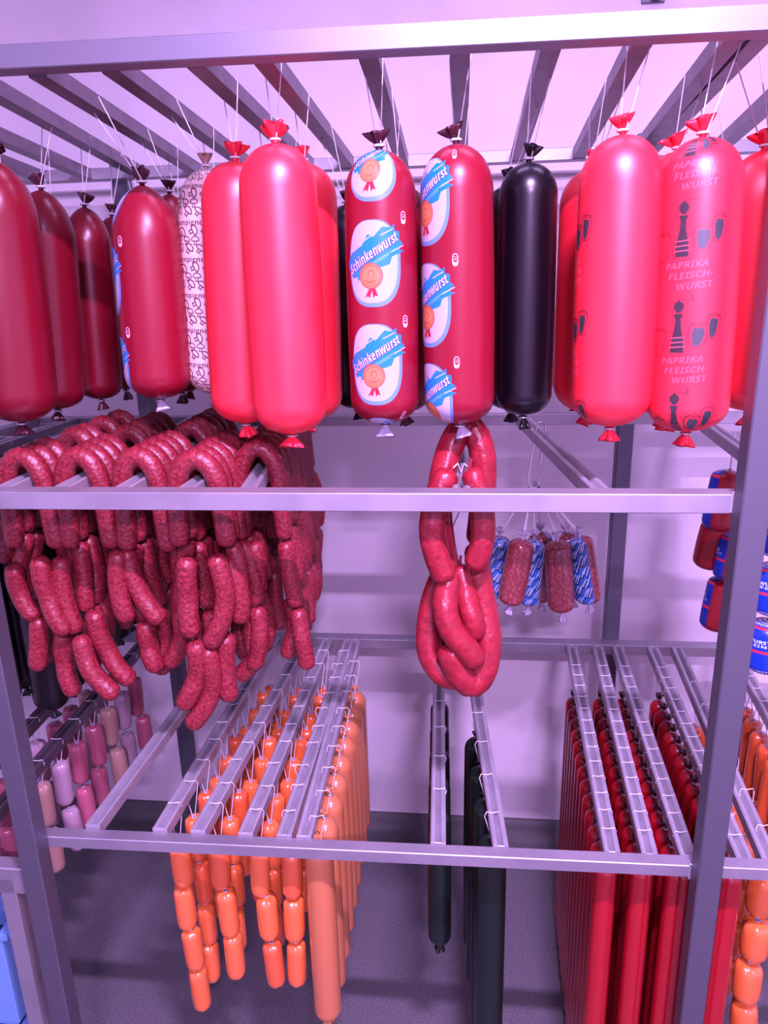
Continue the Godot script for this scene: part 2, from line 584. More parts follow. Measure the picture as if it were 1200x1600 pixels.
# hangs a large sausage under a top stick; y is the top of the casing
func hang(label: String, s: String, z: float, x: float, y: float, xb: float, L: float, D: float, m: String, mk: String, shape: Array, turn := 0.0, kh := 0.021, kr := 0.015, tail := "", group := "") -> Node3D:
	var t := thing("large_sausage", label, "sausage", V(x, y, z), group)
	t.rotation = V(0, 0, atan2(xb - x, L))
	var body := part("casing", casing(L, D / 2, shape[0], shape[1], shape[2], shape[3] if shape.size() > 3 else 1.0, shape[4] if shape.size() > 4 else 0.0), M[m], t)
	# turned so that the texture's middle faces the camera, plus the given angle
	body.rotation.y = atan2(-x, 1.0 - z) + turn
	var ph := rng.randf() * TAU
	var k1 := part("top_knot", knot(kh, kr, 1.0, 5, ph), M[mk], t, V(0, 0.002, 0))
	k1.rotation = V(rng.randf_range(-0.25, 0.25), ph, rng.randf_range(-0.35, 0.35))
	part("tie", torus(0.0065, 0.0018), M["string"], t, V(0, 0.005, 0))
	var k2 := part("bottom_knot", knot(kh * 1.05, kr * 0.85, -1.0, 4, ph), M[tail if tail else mk], t, V(0, -L - 0.0, 0))
	k2.rotation = V(rng.randf_range(-0.2, 0.2), ph, rng.randf_range(-0.3, 0.3))
	part("clip", torus(0.0062, 0.002), M["clip"], t, V(0, -L - 0.004, 0))
	# the string: two strands over the stick, in the thing's own axes
	var inv := t.transform.affine_inverse()
	var sx := stick_x(s, z)
	var up := lerpf(Y1, R1, -z / 0.71) + 0.027
	var p := []
	for q in [V(x + 0.003, y + 0.006, z + 0.006), V(sx + 0.014, up - 0.006, z + 0.006), V(sx + 0.010, up, z), V(sx, up + 0.001, z - 0.001), V(sx - 0.010, up, z - 0.002), V(sx - 0.014, up - 0.006, z - 0.008), V(x - 0.003, y + 0.006, z - 0.006)]:
		p.append(inv * q)
	part("string", cord(p), M["string"], t)
	return t

# ---------------------------------------------------------------- steel
# a hanging stick: a Y-shaped profile along z, its front end at the origin
func stick_mesh(from: Vector3, to: Vector3) -> ArrayMesh:
	var prof := [Vector2(-0.0125, -0.0105), Vector2(-0.013, 0.0105), Vector2(-0.0105, 0.0125), Vector2(-0.0055, 0.0115), Vector2(0, 0.001), Vector2(0.0055, 0.0115), Vector2(0.0105, 0.0125), Vector2(0.013, 0.0105), Vector2(0.0125, -0.0105)]
	var st := SurfaceTool.new()
	st.begin(Mesh.PRIMITIVE_TRIANGLES)
	st.set_smooth_group(-1)
	var n := prof.size()
	for i in n:
		var a: Vector2 = prof[i]
		var b: Vector2 = prof[(i + 1) % n]
		var a0 := from + V(a.x, a.y, 0)
		var b0 := from + V(b.x, b.y, 0)
		var a1 := to + V(a.x, a.y, 0)
		var b1 := to + V(b.x, b.y, 0)
		for p in [a0, b1, b0, a0, a1, b1]:
			st.add_vertex(p)
	var poly := PackedVector2Array(prof)
	var ix := Geometry2D.triangulate_polygon(poly)
	for k in range(0, ix.size(), 3):
		for e in [from, to]:
			for i in ([0, 1, 2] if e == from else [0, 2, 1]):
				var q := poly[ix[k + i]]
				st.add_vertex(e + V(q.x, q.y, 0))
	st.generate_normals()
	return st.commit()

func stick(label: String, xf: float, xr: float, y: float, yr: float, group: String, m := "stick_steel") -> void:
	var z0 := -0.0335 if y > 1.0 else -0.0245
	var t := thing("hanging_stick", label, "stick", V(xf, y, z0), group)
	var to := V(xr - xf, yr - y, REAR + 0.0005 - z0)
	part("bar", stick_mesh(Vector3.ZERO, to), M[m], t)
	part("end_plate", box(V(0.022, 0.020, 0.0025), 0.0006), M[m], t, V(0, 0.001, -0.0015))
	part("end_plate", box(V(0.022, 0.020, 0.0025), 0.0006), M[m], t, to + V(0, 0.001, 0.0015))

func rail(called: String, x0: float, x1: float, y: float, h: float, z: float, slope: float, t: Node3D, m := "brushed_steel", deep := TUBE) -> void:
	var o := part(called, box(V(x1 - x0, h, deep), 0.0012), M[m], t, V((x0 + x1) / 2, y + h / 2 + slope * (x0 + x1) / 2, z - deep / 2))
	o.rotation.z = atan(slope)

func build_rack() -> void:
	var t := thing("steel_rack", "large welded steel hanging rack with three levels of rails and square posts", "rack")
	rail("front_rail", -1.55, 1.15, Y1, 0.0275, 0.0, -0.0074, t, "top_rail_steel")
	rail("front_rail", -1.55, 1.15, Y2, 0.027, 0.0, 0.0, t)
	rail("front_rail", -0.742, 1.15, Y3, 0.022, 0.0, 0.010, t, "brushed_steel", 0.024)
	rail("rear_rail", -1.55, 1.15, R1, 0.024, REAR, 0.0, t)
	rail("rear_rail", -1.55, 1.15, Y2 - 0.003, 0.024, REAR, 0.0, t)
	rail("rear_rail", -1.55, 1.15, R3, 0.026, REAR, 0.0, t)
	for p in [[-0.742, 0.0], [0.362, 0.0], [-0.790, REAR - TUBE - 0.035], [0.360, REAR - TUBE - 0.035], [1.12, 0.0], [1.12, REAR - TUBE - 0.035], [-1.55, 0.0], [-1.55, REAR - TUBE - 0.035]]:
		var o := part("post", box(V(0.036, 1.94, 0.035), 0.002), M["post_steel"], t, V(p[0] + 0.018, 0.97, p[1] + 0.0175))
		part("foot_plate", box(V(0.055, 0.006, 0.055), 0.001), M["brushed_steel"], o, V(0, -0.967, 0))
	for z in [0.0, 1.0]:
		part("weld_seam", box(V(0.004, 0.030, 0.004), 0.001), M["clip"], t, V(0.3615, Y2 + 0.0165 - z * (Y2 - Y3), 0.001))

# ---------------------------------------------------------------- room
func build_room() -> void:
	struct("floor", box(V(5.0, 0.1, 4.6), 0.001), M["dark_floor"], V(0, -0.05, 0.95))
	struct("wall_rear", box(V(5.0, 2.9, 0.1), 0.001), M["white_panel"], V(0, 1.4, WALL - 0.05))
	struct("wall_left", box(V(0.1, 2.9, 4.4), 0.001), M["white_panel"], V(-2.35, 1.4, 1.2))
	struct("wall_right", box(V(0.1, 2.9, 4.4), 0.001), M["white_panel"], V(2.15, 1.4, 1.2))
	struct("wall_front", box(V(5.0, 2.9, 0.1), 0.001), M["white_panel"], V(0, 1.4, 3.15))
	struct("ceiling", box(V(5.0, 0.1, 4.4), 0.001), M["white_panel"], V(0, 2.85, 1.15))
	struct("trim_1", box(V(4.4, 0.022, 0.035), 0.003), M["white_panel"], V(-0.1, 1.906, WALL + 0.0175))
	var br := thing("wall_bracket", "small dark grey bracket high on the rear wall at the top edge", "bracket", V(0.415, 2.26, WALL))
	part("plate", box(V(0.05, 0.05, 0.006), 0.001), M["post_steel"], br, V(0, 0, 0.003))
	part("arm", box(V(0.022, 0.022, 0.05), 0.003), M["plum"], br, V(0.004, -0.008, 0.031))
	# the dark cove where wall and floor meet
	var st := SurfaceTool.new()
	st.begin(Mesh.PRIMITIVE_TRIANGLES)
	var prof := [Vector2(0.0, 0.072), Vector2(0.008, 0.072), Vector2(0.014, 0.045), Vector2(0.028, 0.022), Vector2(0.048, 0.008), Vector2(0.07, 0.0), Vector2(0.0, 0.0)]
	for i in prof.size() - 1:
		var a: Vector2 = prof[i]
		var b: Vector2 = prof[i + 1]
		for p in [V(-2.3, a.y, WALL + a.x), V(2.1, a.y, WALL + a.x), V(2.1, b.y, WALL + b.x), V(-2.3, a.y, WALL + a.x), V(2.1, b.y, WALL + b.x), V(-2.3, b.y, WALL + b.x)]:
			st.add_vertex(p)
	st.generate_normals()
	struct("baseboard_rear", st.commit(), M["cove"])

func lamp(label: String, at: Vector3, length: float, tilt: float, c: Color, energy: float) -> void:
	var t := thing("ceiling_lamp", label, "lamp", at)
	part("housing", box(V(length + 0.1, 0.05, 0.11), 0.006), M["white_panel"], t, V(0, 0.055, 0))
	var glow := mat("lamp_tube_" + str(M.size()), Color.WHITE, 0.4)
	glow.emission_enabled = true
	glow.emission = c
	glow.emission_energy_multiplier = 1.5
	var tube := CylinderMesh.new()
	tube.top_radius = 0.015
	tube.bottom_radius = 0.015
	tube.height = length
	var g := part("lamp_tube", tube, glow, t, V(0, 0.012, 0))
	g.rotation.z = PI / 2
	for e in [-1.0, 1.0]:
		part("tube_holder", box(V(0.02, 0.045, 0.04), 0.003), M["white_panel"], t, V(e * (length / 2 + 0.01), 0.012, 0))
	var l := AreaLight3D.new()
	l.name = "lamp_light"
	l.area_size = Vector2(length, 0.05)
	l.light_color = c
	l.light_energy = energy
	l.area_range = 12.0
	l.area_attenuation = 2.0
	l.shadow_enabled = true
	t.add_child(l)
	l.position = V(0, -0.012, 0)
	l.rotation.x = -PI / 2 + tilt

# ---------------------------------------------------------------- the top row
func build_top_row() -> void:
	stick_top = {"a": [-0.79, -0.83], "b": [-0.65, -0.71], "c": [-0.55, -0.58], "d": [-0.45, -0.456], "e": [-0.337, -0.33], "f": [-0.25, -0.244], "g": [-0.118, -0.128], "h": [-0.005, -0.004], "i": [0.105, 0.112], "j": [0.213, 0.238], "k": [0.32, 0.357], "l": [0.352, 0.378], "m": [0.455, 0.515], "n": [0.60, 0.64], "o": [-0.90, -0.94]}
	var ordered := ["o", "a", "b", "c", "d", "e", "f", "g", "h", "i", "j", "k", "l", "m", "n"]
	for i in ordered.size():
		var s: Array = stick_top[ordered[i]]
		stick("steel hanging stick under the top rail, %s" % (nth(i) + " from the left" if i < 8 else nth(14 - i) + " from the right"), s[0], s[1], Y1 + 0.0125, R1 + 0.0125, "sticks of the top level", "shaded_stick_steel")  # the dark of the shaded undersides is put into this steel colour
	var round_ := [1.05, 0.8, 2.1]
	var cone := [1.45, 0.75, 1.75]
	var dark_group := "dark red sausages at the left of the top row"
	hang("dark red smoked sausage cut off by the left edge, foremost of the dark ones", "b", -0.10, -0.675, 1.833, -0.692, 0.377, 0.117, "dark_red_casing", "dark_red_knot", [1.35, 0.8, 1.9], 0, 0.021, 0.015, "", dark_group)
	hang("dark red sausage half hidden behind the big one at the left edge", "b", -0.28, -0.703, 1.815, -0.732, 0.367, 0.102, "dark_red_casing", "dark_red_knot", cone, 0, 0.021, 0.012, "", dark_group)
	hang("maroon sausage with a dark knot, third back on the left stick", "b", -0.43, -0.705, 1.803, -0.722, 0.358, 0.088, "dark_red_casing", "dark_red_knot", cone, 0, 0.021, 0.012, "", dark_group)
	hang("small maroon sausage fourth back on the left stick, against the wall", "b", -0.58, -0.722, 1.800, -0.738, 0.355, 0.088, "dark_red_casing", "dark_red_knot", cone, 0, 0.021, 0.012, "", dark_group)
	hang("shiny dark red sausage with the edge of a blue white label at its left", "c", -0.20, -0.494, 1.805, -0.502, 0.328, 0.110, "label_casing", "dark_red_knot", [1.45, 0.75, 1.8, 1 / 0.135, 0.30], -1.75, 0.021, 0.013, "clear_film")
	hang("maroon sausage mostly hidden behind the shiny blue-labelled one", "c", -0.40, -0.527, 1.816, -0.540, 0.355, 0.094, "dark_red_casing", "dark_red_knot", cone, 0, 0.021, 0.011, "", dark_group)
	hang("cream sausage printed all over with outlined mushrooms", "d", -0.24, -0.403, 1.830, -0.418, 0.352, 0.098, "mushroom_casing", "cream_pink_casing", [1.3, 0.8, 2.0, 1 / 0.0545, 0.2], 0.0, 0.021, 0.011)
	var red := "plain bright red sausages left of the middle"
	hang("plain bright red sausage left of the foremost big red one", "e", -0.17, -0.335, 1.828, -0.350, 0.388, 0.109, "red_casing", "red_knot", round_, 0, 0.021, 0.017, "", red)
	hang("foremost plain bright red sausage, the largest left of the middle", "f", -0.08, -0.252, 1.833, -0.253, 0.394, 0.110, "red_casing", "red_knot", round_, 0, 0.021, 0.018, "", red)
	hang("plain bright red sausage right behind the foremost big red one", "f", -0.25, -0.249, 1.834, -0.256, 0.403, 0.106, "red_casing", "red_knot", round_, 0, 0.021, 0.011, "", red)
	hang("black sausage hidden between the red ones and the medal label", "f", -0.44, -0.212, 1.791, -0.204, 0.371, 0.092, "black_casing", "black_knot", round_, 0, 0.021, 0.011)
	hang("dark red sausage with three oval medal labels facing forward", "g", -0.10, -0.114, 1.823, -0.114, 0.373, 0.102, "label_casing", "dark_red_knot", [1.15, 0.75, 2.0, 1 / 0.135, 0.24], -0.26, 0.021, 0.015, "clear_film", "sausages with medal labels")
	hang("dark maroon sausage close behind the front-facing medal labels", "g", -0.25, -0.100, 1.797, -0.098, 0.355, 0.098, "dark_red_casing", "dark_red_knot", round_, 0, 0.021, 0.011)
	hang("dark red sausage whose oval medal labels are turned to its left side", "h", -0.10, -0.010, 1.826, -0.003, 0.377, 0.103, "label_casing", "dark_red_knot", [1.15, 0.75, 2.0, 1 / 0.135, 0.80], -0.98, 0.021, 0.014, "clear_film", "sausages with medal labels")
	hang("glossy black sausage in front, right of the medal labels", "i", -0.16, 0.092, 1.808, 0.094, 0.357, 0.086, "black_casing", "black_knot", round_, 0, 0.021, 0.011)
	hang("black sausage peeping out behind the glossy black one", "i", -0.31, 0.074, 1.798, 0.085, 0.362, 0.090, "black_casing", "black_knot", round_, 0, 0.021, 0.011)
	var mill := "bright red sausages at the right of the top row"
	hang("red sausage farthest back behind the one with a single pepper", "j", -0.43, 0.222, 1.795, 0.214, 0.360, 0.098, "red_casing", "red_knot", round_, 0, 0.021, 0.011, "", mill)
	hang("red sausage pressed behind the one with a single pepper print", "j", -0.24, 0.197, 1.809, 0.203, 0.366, 0.107, "mill_casing", "red_knot", [1.05, 0.8, 2.1, 1 / 0.118, 0.7], -2.4, 0.021, 0.013, "", mill)
	hang("big red sausage with a printed pepper only at its left edge", "j", -0.06, 0.200, 1.821, 0.207, 0.370, 0.108, "mill_casing", "red_knot", [1.1, 0.8, 2.1, 1 / 0.118, 0.22], -1.68, 0.021, 0.013, "", mill)
	hang("big red sausage printed with black pepper mills and peppers", "k", -0.06, 0.298, 1.814, 0.311, 0.371, 0.108, "mill_casing", "red_knot", [1.05, 0.7, 2.1, 1 / 0.118, 0.21], -0.33, 0.021, 0.015, "", mill)
	hang("red sausage behind the one printed with pepper mills", "k", -0.24, 0.314, 1.826, 0.330, 0.392, 0.107, "red_casing", "red_knot", round_, 0, 0.021, 0.017, "", mill)
	hang("red sausage at the right post, partly cut off", "l", -0.12, 0.396, 1.806, 0.416, 0.345, 0.110, "red_casing", "red_knot", [1.3, 0.75, 2.0], 0, 0.021, 0.017, "", mill)
	hang("red sausage behind the right post, farther back than its neighbour", "l", -0.30, 0.400, 1.800, 0.410, 0.350, 0.106, "red_casing", "red_knot", round_, 0, 0.021, 0.014, "", mill)
	# the ones deeper in the rack, of which little more than the strings and ends shows
	var deep := [["b", -0.66, "rearmost dark red sausage on the left stick"], ["c", -0.56, "rear maroon sausage behind the cream mushroom one"], ["d", -0.42, "dark red sausage behind the cream mushroom one"], ["d", -0.58, "rearmost dark red sausage behind the mushroom one"], ["e", -0.36, "second red sausage back on the stick above the middle left"], ["e", -0.54, "third red sausage back on the stick above the middle left"], ["g", -0.42, "third sausage back on the stick of the medal labels"], ["h", -0.28, "dark red sausage behind the one with labels turned aside"], ["a", -0.34, "dark red sausage beyond the left post, upper row"], ["a", -0.52, "farther dark red sausage beyond the left post"]]
	for d in deep:
		var x := stick_x(d[0], d[1])
		hang(d[2], d[0], d[1], x, 1.80, x - 0.008, 0.352, 0.088, "red_casing" if d[0] == "e" else "dark_red_casing", "red_knot" if d[0] == "e" else "dark_red_knot", cone, 0, 0.021, 0.011, "", "sausages deep in the top row")

# ---------------------------------------------------------------- the middle level: chains of cured sausages
func chain_link(t: Node3D, a: Vector3, b: Vector3, bow: float, r: float, m: String) -> void:
	var d := (b - a).normalized()
	var side := V(-d.y, d.x, 0)
	var mid := (a + b) / 2 + side * bow + V(0, 0, rng.randf_range(-0.006, 0.006))
	var o := t.position
	var pts := [a - o, (a * 0.72 + b * 0.28) + side * bow * 0.8 - o, mid - o, (a * 0.28 + b * 0.72) + side * bow * 0.8 - o, b - o]
	part("sausage_link", curved_link(pts, r), M[m], t)

# one chain over a stick: an arched link over it and hanging links on both sides
func cured_chain(label: String, group: String, x: float, z: float, tiers: int, given := [], both := true) -> void:
	var y := Y2 + 0.027
	var t := thing("cured_sausage_chain", label, "sausage chain", V(x, y, z), group)
	var r := 0.0160 + rng.randf_range(-0.0008, 0.001)
	var half := 0.033 + rng.randf_range(-0.002, 0.003)
	var drop := 0.122 + rng.randf_range(-0.01, 0.008)
	var lz := rng.randf_range(-0.004, 0.004)
	part("sausage_link", curved_link([V(-half - 0.004, -drop, lz), V(-half, -drop * 0.5, lz), V(-half * 0.92, -0.010, 0), V(-half * 0.6, 0.018, 0), V(0, 0.031, 0), V(half * 0.6, 0.018, 0), V(half * 0.92, -0.010, 0), V(half, -drop * 0.5, -lz), V(half + 0.004, -drop, -lz)], r, 12, 1.0, 26), M["cured_meat"], t)
	for g in given:
		chain_link(t, g[0], g[1], g[2], r + 0.0004, "cured_meat")
	for s in ([-1.0, 1.0] if both else [1.0]):
		var p := V(x + s * (half + 0.004), y - drop - 0.002, z + rng.randf_range(-0.004, 0.004))
		for k in tiers:
			var L := rng.randf_range(0.112, 0.135)
			var q := p + V(rng.randf_range(-0.02, 0.02), -L, rng.randf_range(-0.012, 0.012))
			chain_link(t, p, q, s * rng.randf_range(-0.004, 0.018), r, "cured_meat")
			p = q + V(0, -0.002, 0)

func build_middle() -> void:
	var rows := [["A", -0.705, -0.73], ["B", -0.610, -0.635], ["C", -0.512, -0.520], ["D", -0.412, -0.405], ["E", -0.315, -0.392]]
	var place := ["leftmost", "second", "third", "fourth", "fifth"]
	for i in rows.size():
		stick("steel stick on the middle level carrying cured sausages, %s of five" % place[i], rows[i][1], rows[i][2], Y2 + 0.012, Y2 + 0.010, "sticks of the middle level")
	stick("steel stick on the middle level holding the red ring sausages", 0.0, 0.0, Y2 + 0.012, Y2 + 0.010, "sticks of the middle level")
	stick("steel stick on the middle level holding the small salami bundle", 0.198, 0.135, Y2 + 0.012, Y2 + 0.010, "sticks of the middle level")
	stick("steel stick on the middle level right behind the right post", 0.47, 0.52, Y2 + 0.012, Y2 + 0.010, "sticks of the middle level")
	var given := {
		"A": [[[V(-0.760, 1.208, -0.120), V(-0.735, 1.104, -0.120), -0.014], [V(-0.735, 1.108, -0.125), V(-0.752, 1.004, -0.120), 0.000], [V(-0.779, 1.289, -0.14), V(-0.787, 1.200, -0.14), 0.0]]],
		"B": [[[V(-0.699, 1.230, -0.100), V(-0.673, 1.086, -0.100), -0.013], [V(-0.673, 1.222, -0.118), V(-0.665, 1.080, -0.118), -0.010], [V(-0.695, 1.080, -0.130), V(-0.694, 0.950, -0.130), -0.012], [V(-0.650, 1.086, -0.100), V(-0.594, 0.973, -0.090), -0.015], [V(-0.628, 1.126, -0.118), V(-0.579, 0.982, -0.124), -0.017]]],
		"C": [[[V(-0.564, 1.238, -0.110), V(-0.565, 1.108, -0.110), -0.010], [V(-0.558, 1.240, -0.122), V(-0.507, 1.105, -0.116), -0.014], [V(-0.543, 1.100, -0.135), V(-0.533, 1.001, -0.135), -0.010], [V(-0.484, 1.122, -0.140), V(-0.520, 1.007, -0.146), 0.014]]],
		"D": [[[V(-0.436, 1.240, -0.080), V(-0.444, 1.097, -0.080), -0.004], [V(-0.393, 1.242, -0.088), V(-0.417, 1.079, -0.084), 0.021], [V(-0.437, 1.092, -0.080), V(-0.474, 0.964, -0.080), 0.013], [V(-0.423, 1.078, -0.088), V(-0.467, 0.922, -0.088), 0.023], [V(-0.391, 1.093, -0.106), V(-0.397, 0.964, -0.106), -0.006], [V(-0.386, 1.226, -0.112), V(-0.371, 1.110, -0.112), 0.012]]],
		"E": [[]], "D2": [[V(-0.370, 1.240, -0.165), V(-0.376, 1.119, -0.165), -0.008], [V(-0.353, 1.236, -0.172), V(-0.365, 1.114, -0.172), 0.008], [V(-0.367, 1.110, -0.180), V(-0.405, 0.966, -0.180), 0.027]]}
	# depths of the chains on each stick, with a bare stretch of stick between the two clusters
	var depths := {"A": [-0.11, -0.15, -0.19, -0.30, -0.34, -0.42, -0.50], "B": [-0.115, -0.150, -0.186, -0.222, -0.32, -0.356, -0.392, -0.428, -0.47], "C": [-0.11, -0.146, -0.182, -0.218, -0.254, -0.36, -0.396, -0.432, -0.47, -0.51], "D": [-0.09, -0.125, -0.160, -0.195, -0.230, -0.265], "E": [-0.170, -0.206, -0.245, -0.285, -0.321, -0.357, -0.393, -0.43, -0.466, -0.502, -0.54, -0.58, -0.62]}
	for i in rows.size():
		var k: String = rows[i][0]
		for j in depths[k].size():
			var z: float = depths[k][j]
			var x: float = lerpf(rows[i][1], rows[i][2], -z / 0.7)
			var tiers := 0 if j == 0 and k != "E" else 1
			if j in [2, 4, 7]:
				tiers = 2
			if k == "E":
				tiers = 1 if j % 4 == 3 else 2
			cured_chain("cured sausage chain over the %s middle-level stick, %s" % [place[i], from_front(j)], "cured sausage chains on the middle level", x, z, tiers, given["D2"] if k == "D" and j == 2 else given[k][0] if j == 0 else [])
	build_rings()
	build_packs()
	var dark := casing(0.48, 0.036, 1.2, 0.9, 2.0, 1.0, 0.0, 22)  # black sausages added to darken the bay beyond the left post
	for i in 3:
		var sx := -0.825 - 0.105 * i
		stick("steel stick on the middle level beyond the left post, %s" % ["nearest", "second", "third"][i], sx, sx - 0.01, Y2 + 0.012, Y2 + 0.010, "sticks of the middle level")
		for j in 6:
			long_one("added_black_sausage", "added black sausage on the %s stick beyond the left post, %s" % [["nearest", "second", "third"][i], from_front(j)], "black sausages added to darken the bay beyond the left post", V(sx - 0.002 * j, Y2 - 0.02, -0.26 - j * 0.08), 0.05, dark, 0.48, "black_casing", "black_knot")

func tube_thing(called: String, label: String, category: String, group: String, pts: Array, r: float, m: String, tied: Array) -> void:
	var t := thing(called, label, category, pts[0], group)
	var own := []
	for p in pts:
		own.append(p - pts[0])
	var c := capped(own, r, 26, 0.9)
	part("body", sweep(c, link_radii(c, r, 0.9), 18, V(0, 0, 1)), M[m], t)
	part("twisted_tip", sweep([V(0, 0.001, 0), V(0.001, 0.008, 0.001), V(0.002, 0.014, 0)], [0.0035, 0.002, 0.0026], 7), M[m], t)
	if tied:
		var s := []
		for p in tied:
			s.append(p - pts[0])
		part("string", cord(s, 0.0014), M["string"], t)

func build_rings() -> void:
	var g := "red ring sausages bundled on the middle level"
	var over := V(0.0, Y2 + 0.034, -0.09)
	tube_thing("ring_sausage", "red ring sausage arching over the stick at the top of the bundle", "sausage", g, [V(-0.020, 1.215, -0.090), V(-0.030, 1.267, -0.095), V(-0.034, 1.324, -0.105), V(-0.021, 1.395, -0.130), V(0.006, 1.437, -0.150), V(0.031, 1.400, -0.140), V(0.033, 1.315, -0.130), V(0.026, 1.250, -0.115)], 0.0205, "ring_meat", [])
	tube_thing("ring_sausage", "red ring sausage with both ends tied up behind the middle rail", "sausage", g, [V(-0.015, 1.383, -0.075), V(-0.034, 1.349, -0.067), V(-0.044, 1.296, -0.060), V(-0.036, 1.250, -0.060), V(-0.020, 1.212, -0.060)], 0.0195, "ring_meat", [V(-0.015, 1.383, -0.075), V(-0.006, 1.392, -0.078), over])
	tube_thing("ring_sausage", "short red sausage leg at the right of the tied pair", "sausage", g, [V(0.012, 1.386, -0.075), V(0.027, 1.349, -0.067), V(0.033, 1.296, -0.060), V(0.028, 1.260, -0.060), V(0.017, 1.232, -0.060)], 0.0185, "ring_meat", [V(0.012, 1.386, -0.075), V(0.004, 1.392, -0.078), over])
	tube_thing("ring_sausage", "red ring sausage running diagonally down the front of the bundle", "sausage", g, [V(-0.018, 1.225, -0.080), V(-0.024, 1.173, -0.058), V(-0.013, 1.134, -0.050), V(0.011, 1.102, -0.050), V(0.027, 1.074, -0.055)], 0.020, "ring_meat", [])
	tube_thing("ring_sausage", "red ring sausage looping out at the lower left of the bundle", "sausage", g, [V(-0.020, 1.213, -0.125), V(-0.040, 1.165, -0.115), V(-0.050, 1.115, -0.105), V(-0.048, 1.070, -0.095), V(-0.026, 1.040, -0.085), V(-0.002, 1.042, -0.080), V(0.010, 1.062, -0.078)], 0.022, "ring_meat", [])
	tube_thing("ring_sausage", "red ring sausage looping out at the lower right of the bundle", "sausage", g, [V(0.020, 1.225, -0.110), V(0.034, 1.160, -0.100), V(0.043, 1.104, -0.085), V(0.037, 1.056, -0.075), V(0.018, 1.032, -0.068), V(-0.004, 1.060, -0.062), V(-0.020, 1.105, -0.062)], 0.0225, "ring_meat", [])
	tube_thing("ring_sausage", "hindmost red ring sausage hanging behind the loops of the bundle", "sausage", g, [V(-0.026, 1.240, -0.155), V(-0.030, 1.139, -0.160), V(-0.018, 1.067, -0.140), V(0.012, 1.040, -0.128), V(0.037, 1.080, -0.140), V(0.036, 1.156, -0.152), V(0.022, 1.240, -0.158)], 0.020, "ring_meat", [V(-0.026, 1.240, -0.155), V(0.0, 1.30, -0.16), V(0.0, Y2 + 0.034, -0.16)])
	tube_thing("ring_sausage", "short red sausage in the middle of the bundle", "sausage", g, [V(-0.002, 1.225, -0.100), V(0.008, 1.178, -0.080), V(0.019, 1.145, -0.068), V(0.024, 1.112, -0.075)], 0.018, "ring_meat", [])

func build_packs() -> void:
	var hook := V(0.146, 1.262, -0.49)
	var h := thing("steel_hook", "double wire hook hanging from the stick above the salami bundle", "hook", V(0.152, 1.375, -0.52))
	var pts := []
	for p in [V(0.157, 1.300, -0.48), V(0.166, 1.372, -0.495), V(0.158, 1.378, -0.50), V(0.150, 1.372, -0.50), V(0.139, 1.300, -0.49), V(0.136, 1.262, -0.485), V(0.144, 1.247, -0.485), V(0.154, 1.252, -0.485), V(0.156, 1.268, -0.485)]:
		pts.append(p - h.position)
	part("wire", cord(smooth(pts, 5), 0.0018, 6), M["clip"], h)
	var spec := [[V(0.082, 1.131, -0.52), V(0.072, 0.990, -0.52), 0.30, "small salami with dark blue print, leftmost of the hung bundle", 0.053], [V(0.125, 1.145, -0.46), V(0.103, 1.000, -0.46), 2.6, "small unlabelled salami in shiny film, front left of the hung bundle", 0.056], [V(0.153, 1.130, -0.505), V(0.145, 0.980, -0.505), 0.1, "small salami with blue white label between the two plain ones", 0.052], [V(0.195, 1.142, -0.46), V(0.211, 0.986, -0.46), 3.0, "small unlabelled salami in the middle right of the hung bundle", 0.057], [V(0.242, 1.145, -0.48), V(0.270, 0.998, -0.48), -0.50, "small salami with blue white label, rightmost of the hung bundle", 0.058], [V(0.173, 1.125, -0.57), V(0.182, 0.960, -0.57), 2.0, "small brown salami behind the middle of the hung bundle", 0.054], [V(0.228, 1.125, -0.57), V(0.250, 0.970, -0.57), 2.4, "small brown salami behind the rightmost labelled one", 0.054]]
	for s in spec:
		var a: Vector3 = s[0]
		var b: Vector3 = s[1]
		var t := thing("small_salami", s[3], "salami", a, "small salami hung in a bundle by strings")
		var L := a.distance_to(b)
		t.rotation = V(0, 0, atan2(b.x - a.x, L))
		var body := part("casing", casing(L, s[4] / 2, 0.75, 0.7, 2.4, 2.6, 0.1, 24), M["salami_film"], t)
		body.rotation.y = atan2(-a.x, 1.0 - a.z) + s[2]
		part("top_knot", knot(0.018, 0.010, 1.0, 4, s[2]), M["clear_film"], t)
		part("bottom_knot", knot(0.020, 0.009, -1.0, 4, s[2] + 1.0), M["clear_film"], t, V(0, -L, 0))
		var inv := t.transform.affine_inverse()
		part("string", cord([inv * (a + V(0, 0.004, 0.004)), inv * hook, inv * (a + V(0.004, 0.004, -0.004))], 0.0013), M["string"], t)
	# chains of short sausages with blue bands at the right post
	var left := thing("banded_sausage_chain", "chain of short red sausages with blue bands, left of the right post", "sausage chain", V(0.50, Y2 + 0.03, -0.42), "red sausage chains with blue bands")
	var l1 := [[V(0.503, 1.300, -0.42), V(0.518, 1.182, -0.42), 0.064, -2.3], [V(0.495, 1.196, -0.43), V(0.508, 1.096, -0.43), 0.060, 2.6], [V(0.522, 1.180, -0.40), V(0.532, 1.085, -0.40), 0.062, -2.2], [V(0.517, 1.084, -0.42), V(0.530, 0.972, -0.42), 0.062, -2.4]]
	banded(left, l1, V(0.505, Y2 + 0.032, -0.42))
	var right := thing("banded_sausage_chain", "chain of blue banded sausages cut off right of the right post", "sausage chain", V(0.50, Y2 + 0.03, -0.12), "red sausage chains with blue bands")
	var l2 := [[V(0.474, 1.322, -0.11), V(0.478, 1.240, -0.11), 0.062, 0.0], [V(0.475, 1.229, -0.11), V(0.479, 1.146, -0.11), 0.064, 0.1], [V(0.476, 1.135, -0.11), V(0.480, 1.048, -0.11), 0.066, -0.1]]
	banded(right, l2, V(0.476, Y2 + 0.032, -0.11))

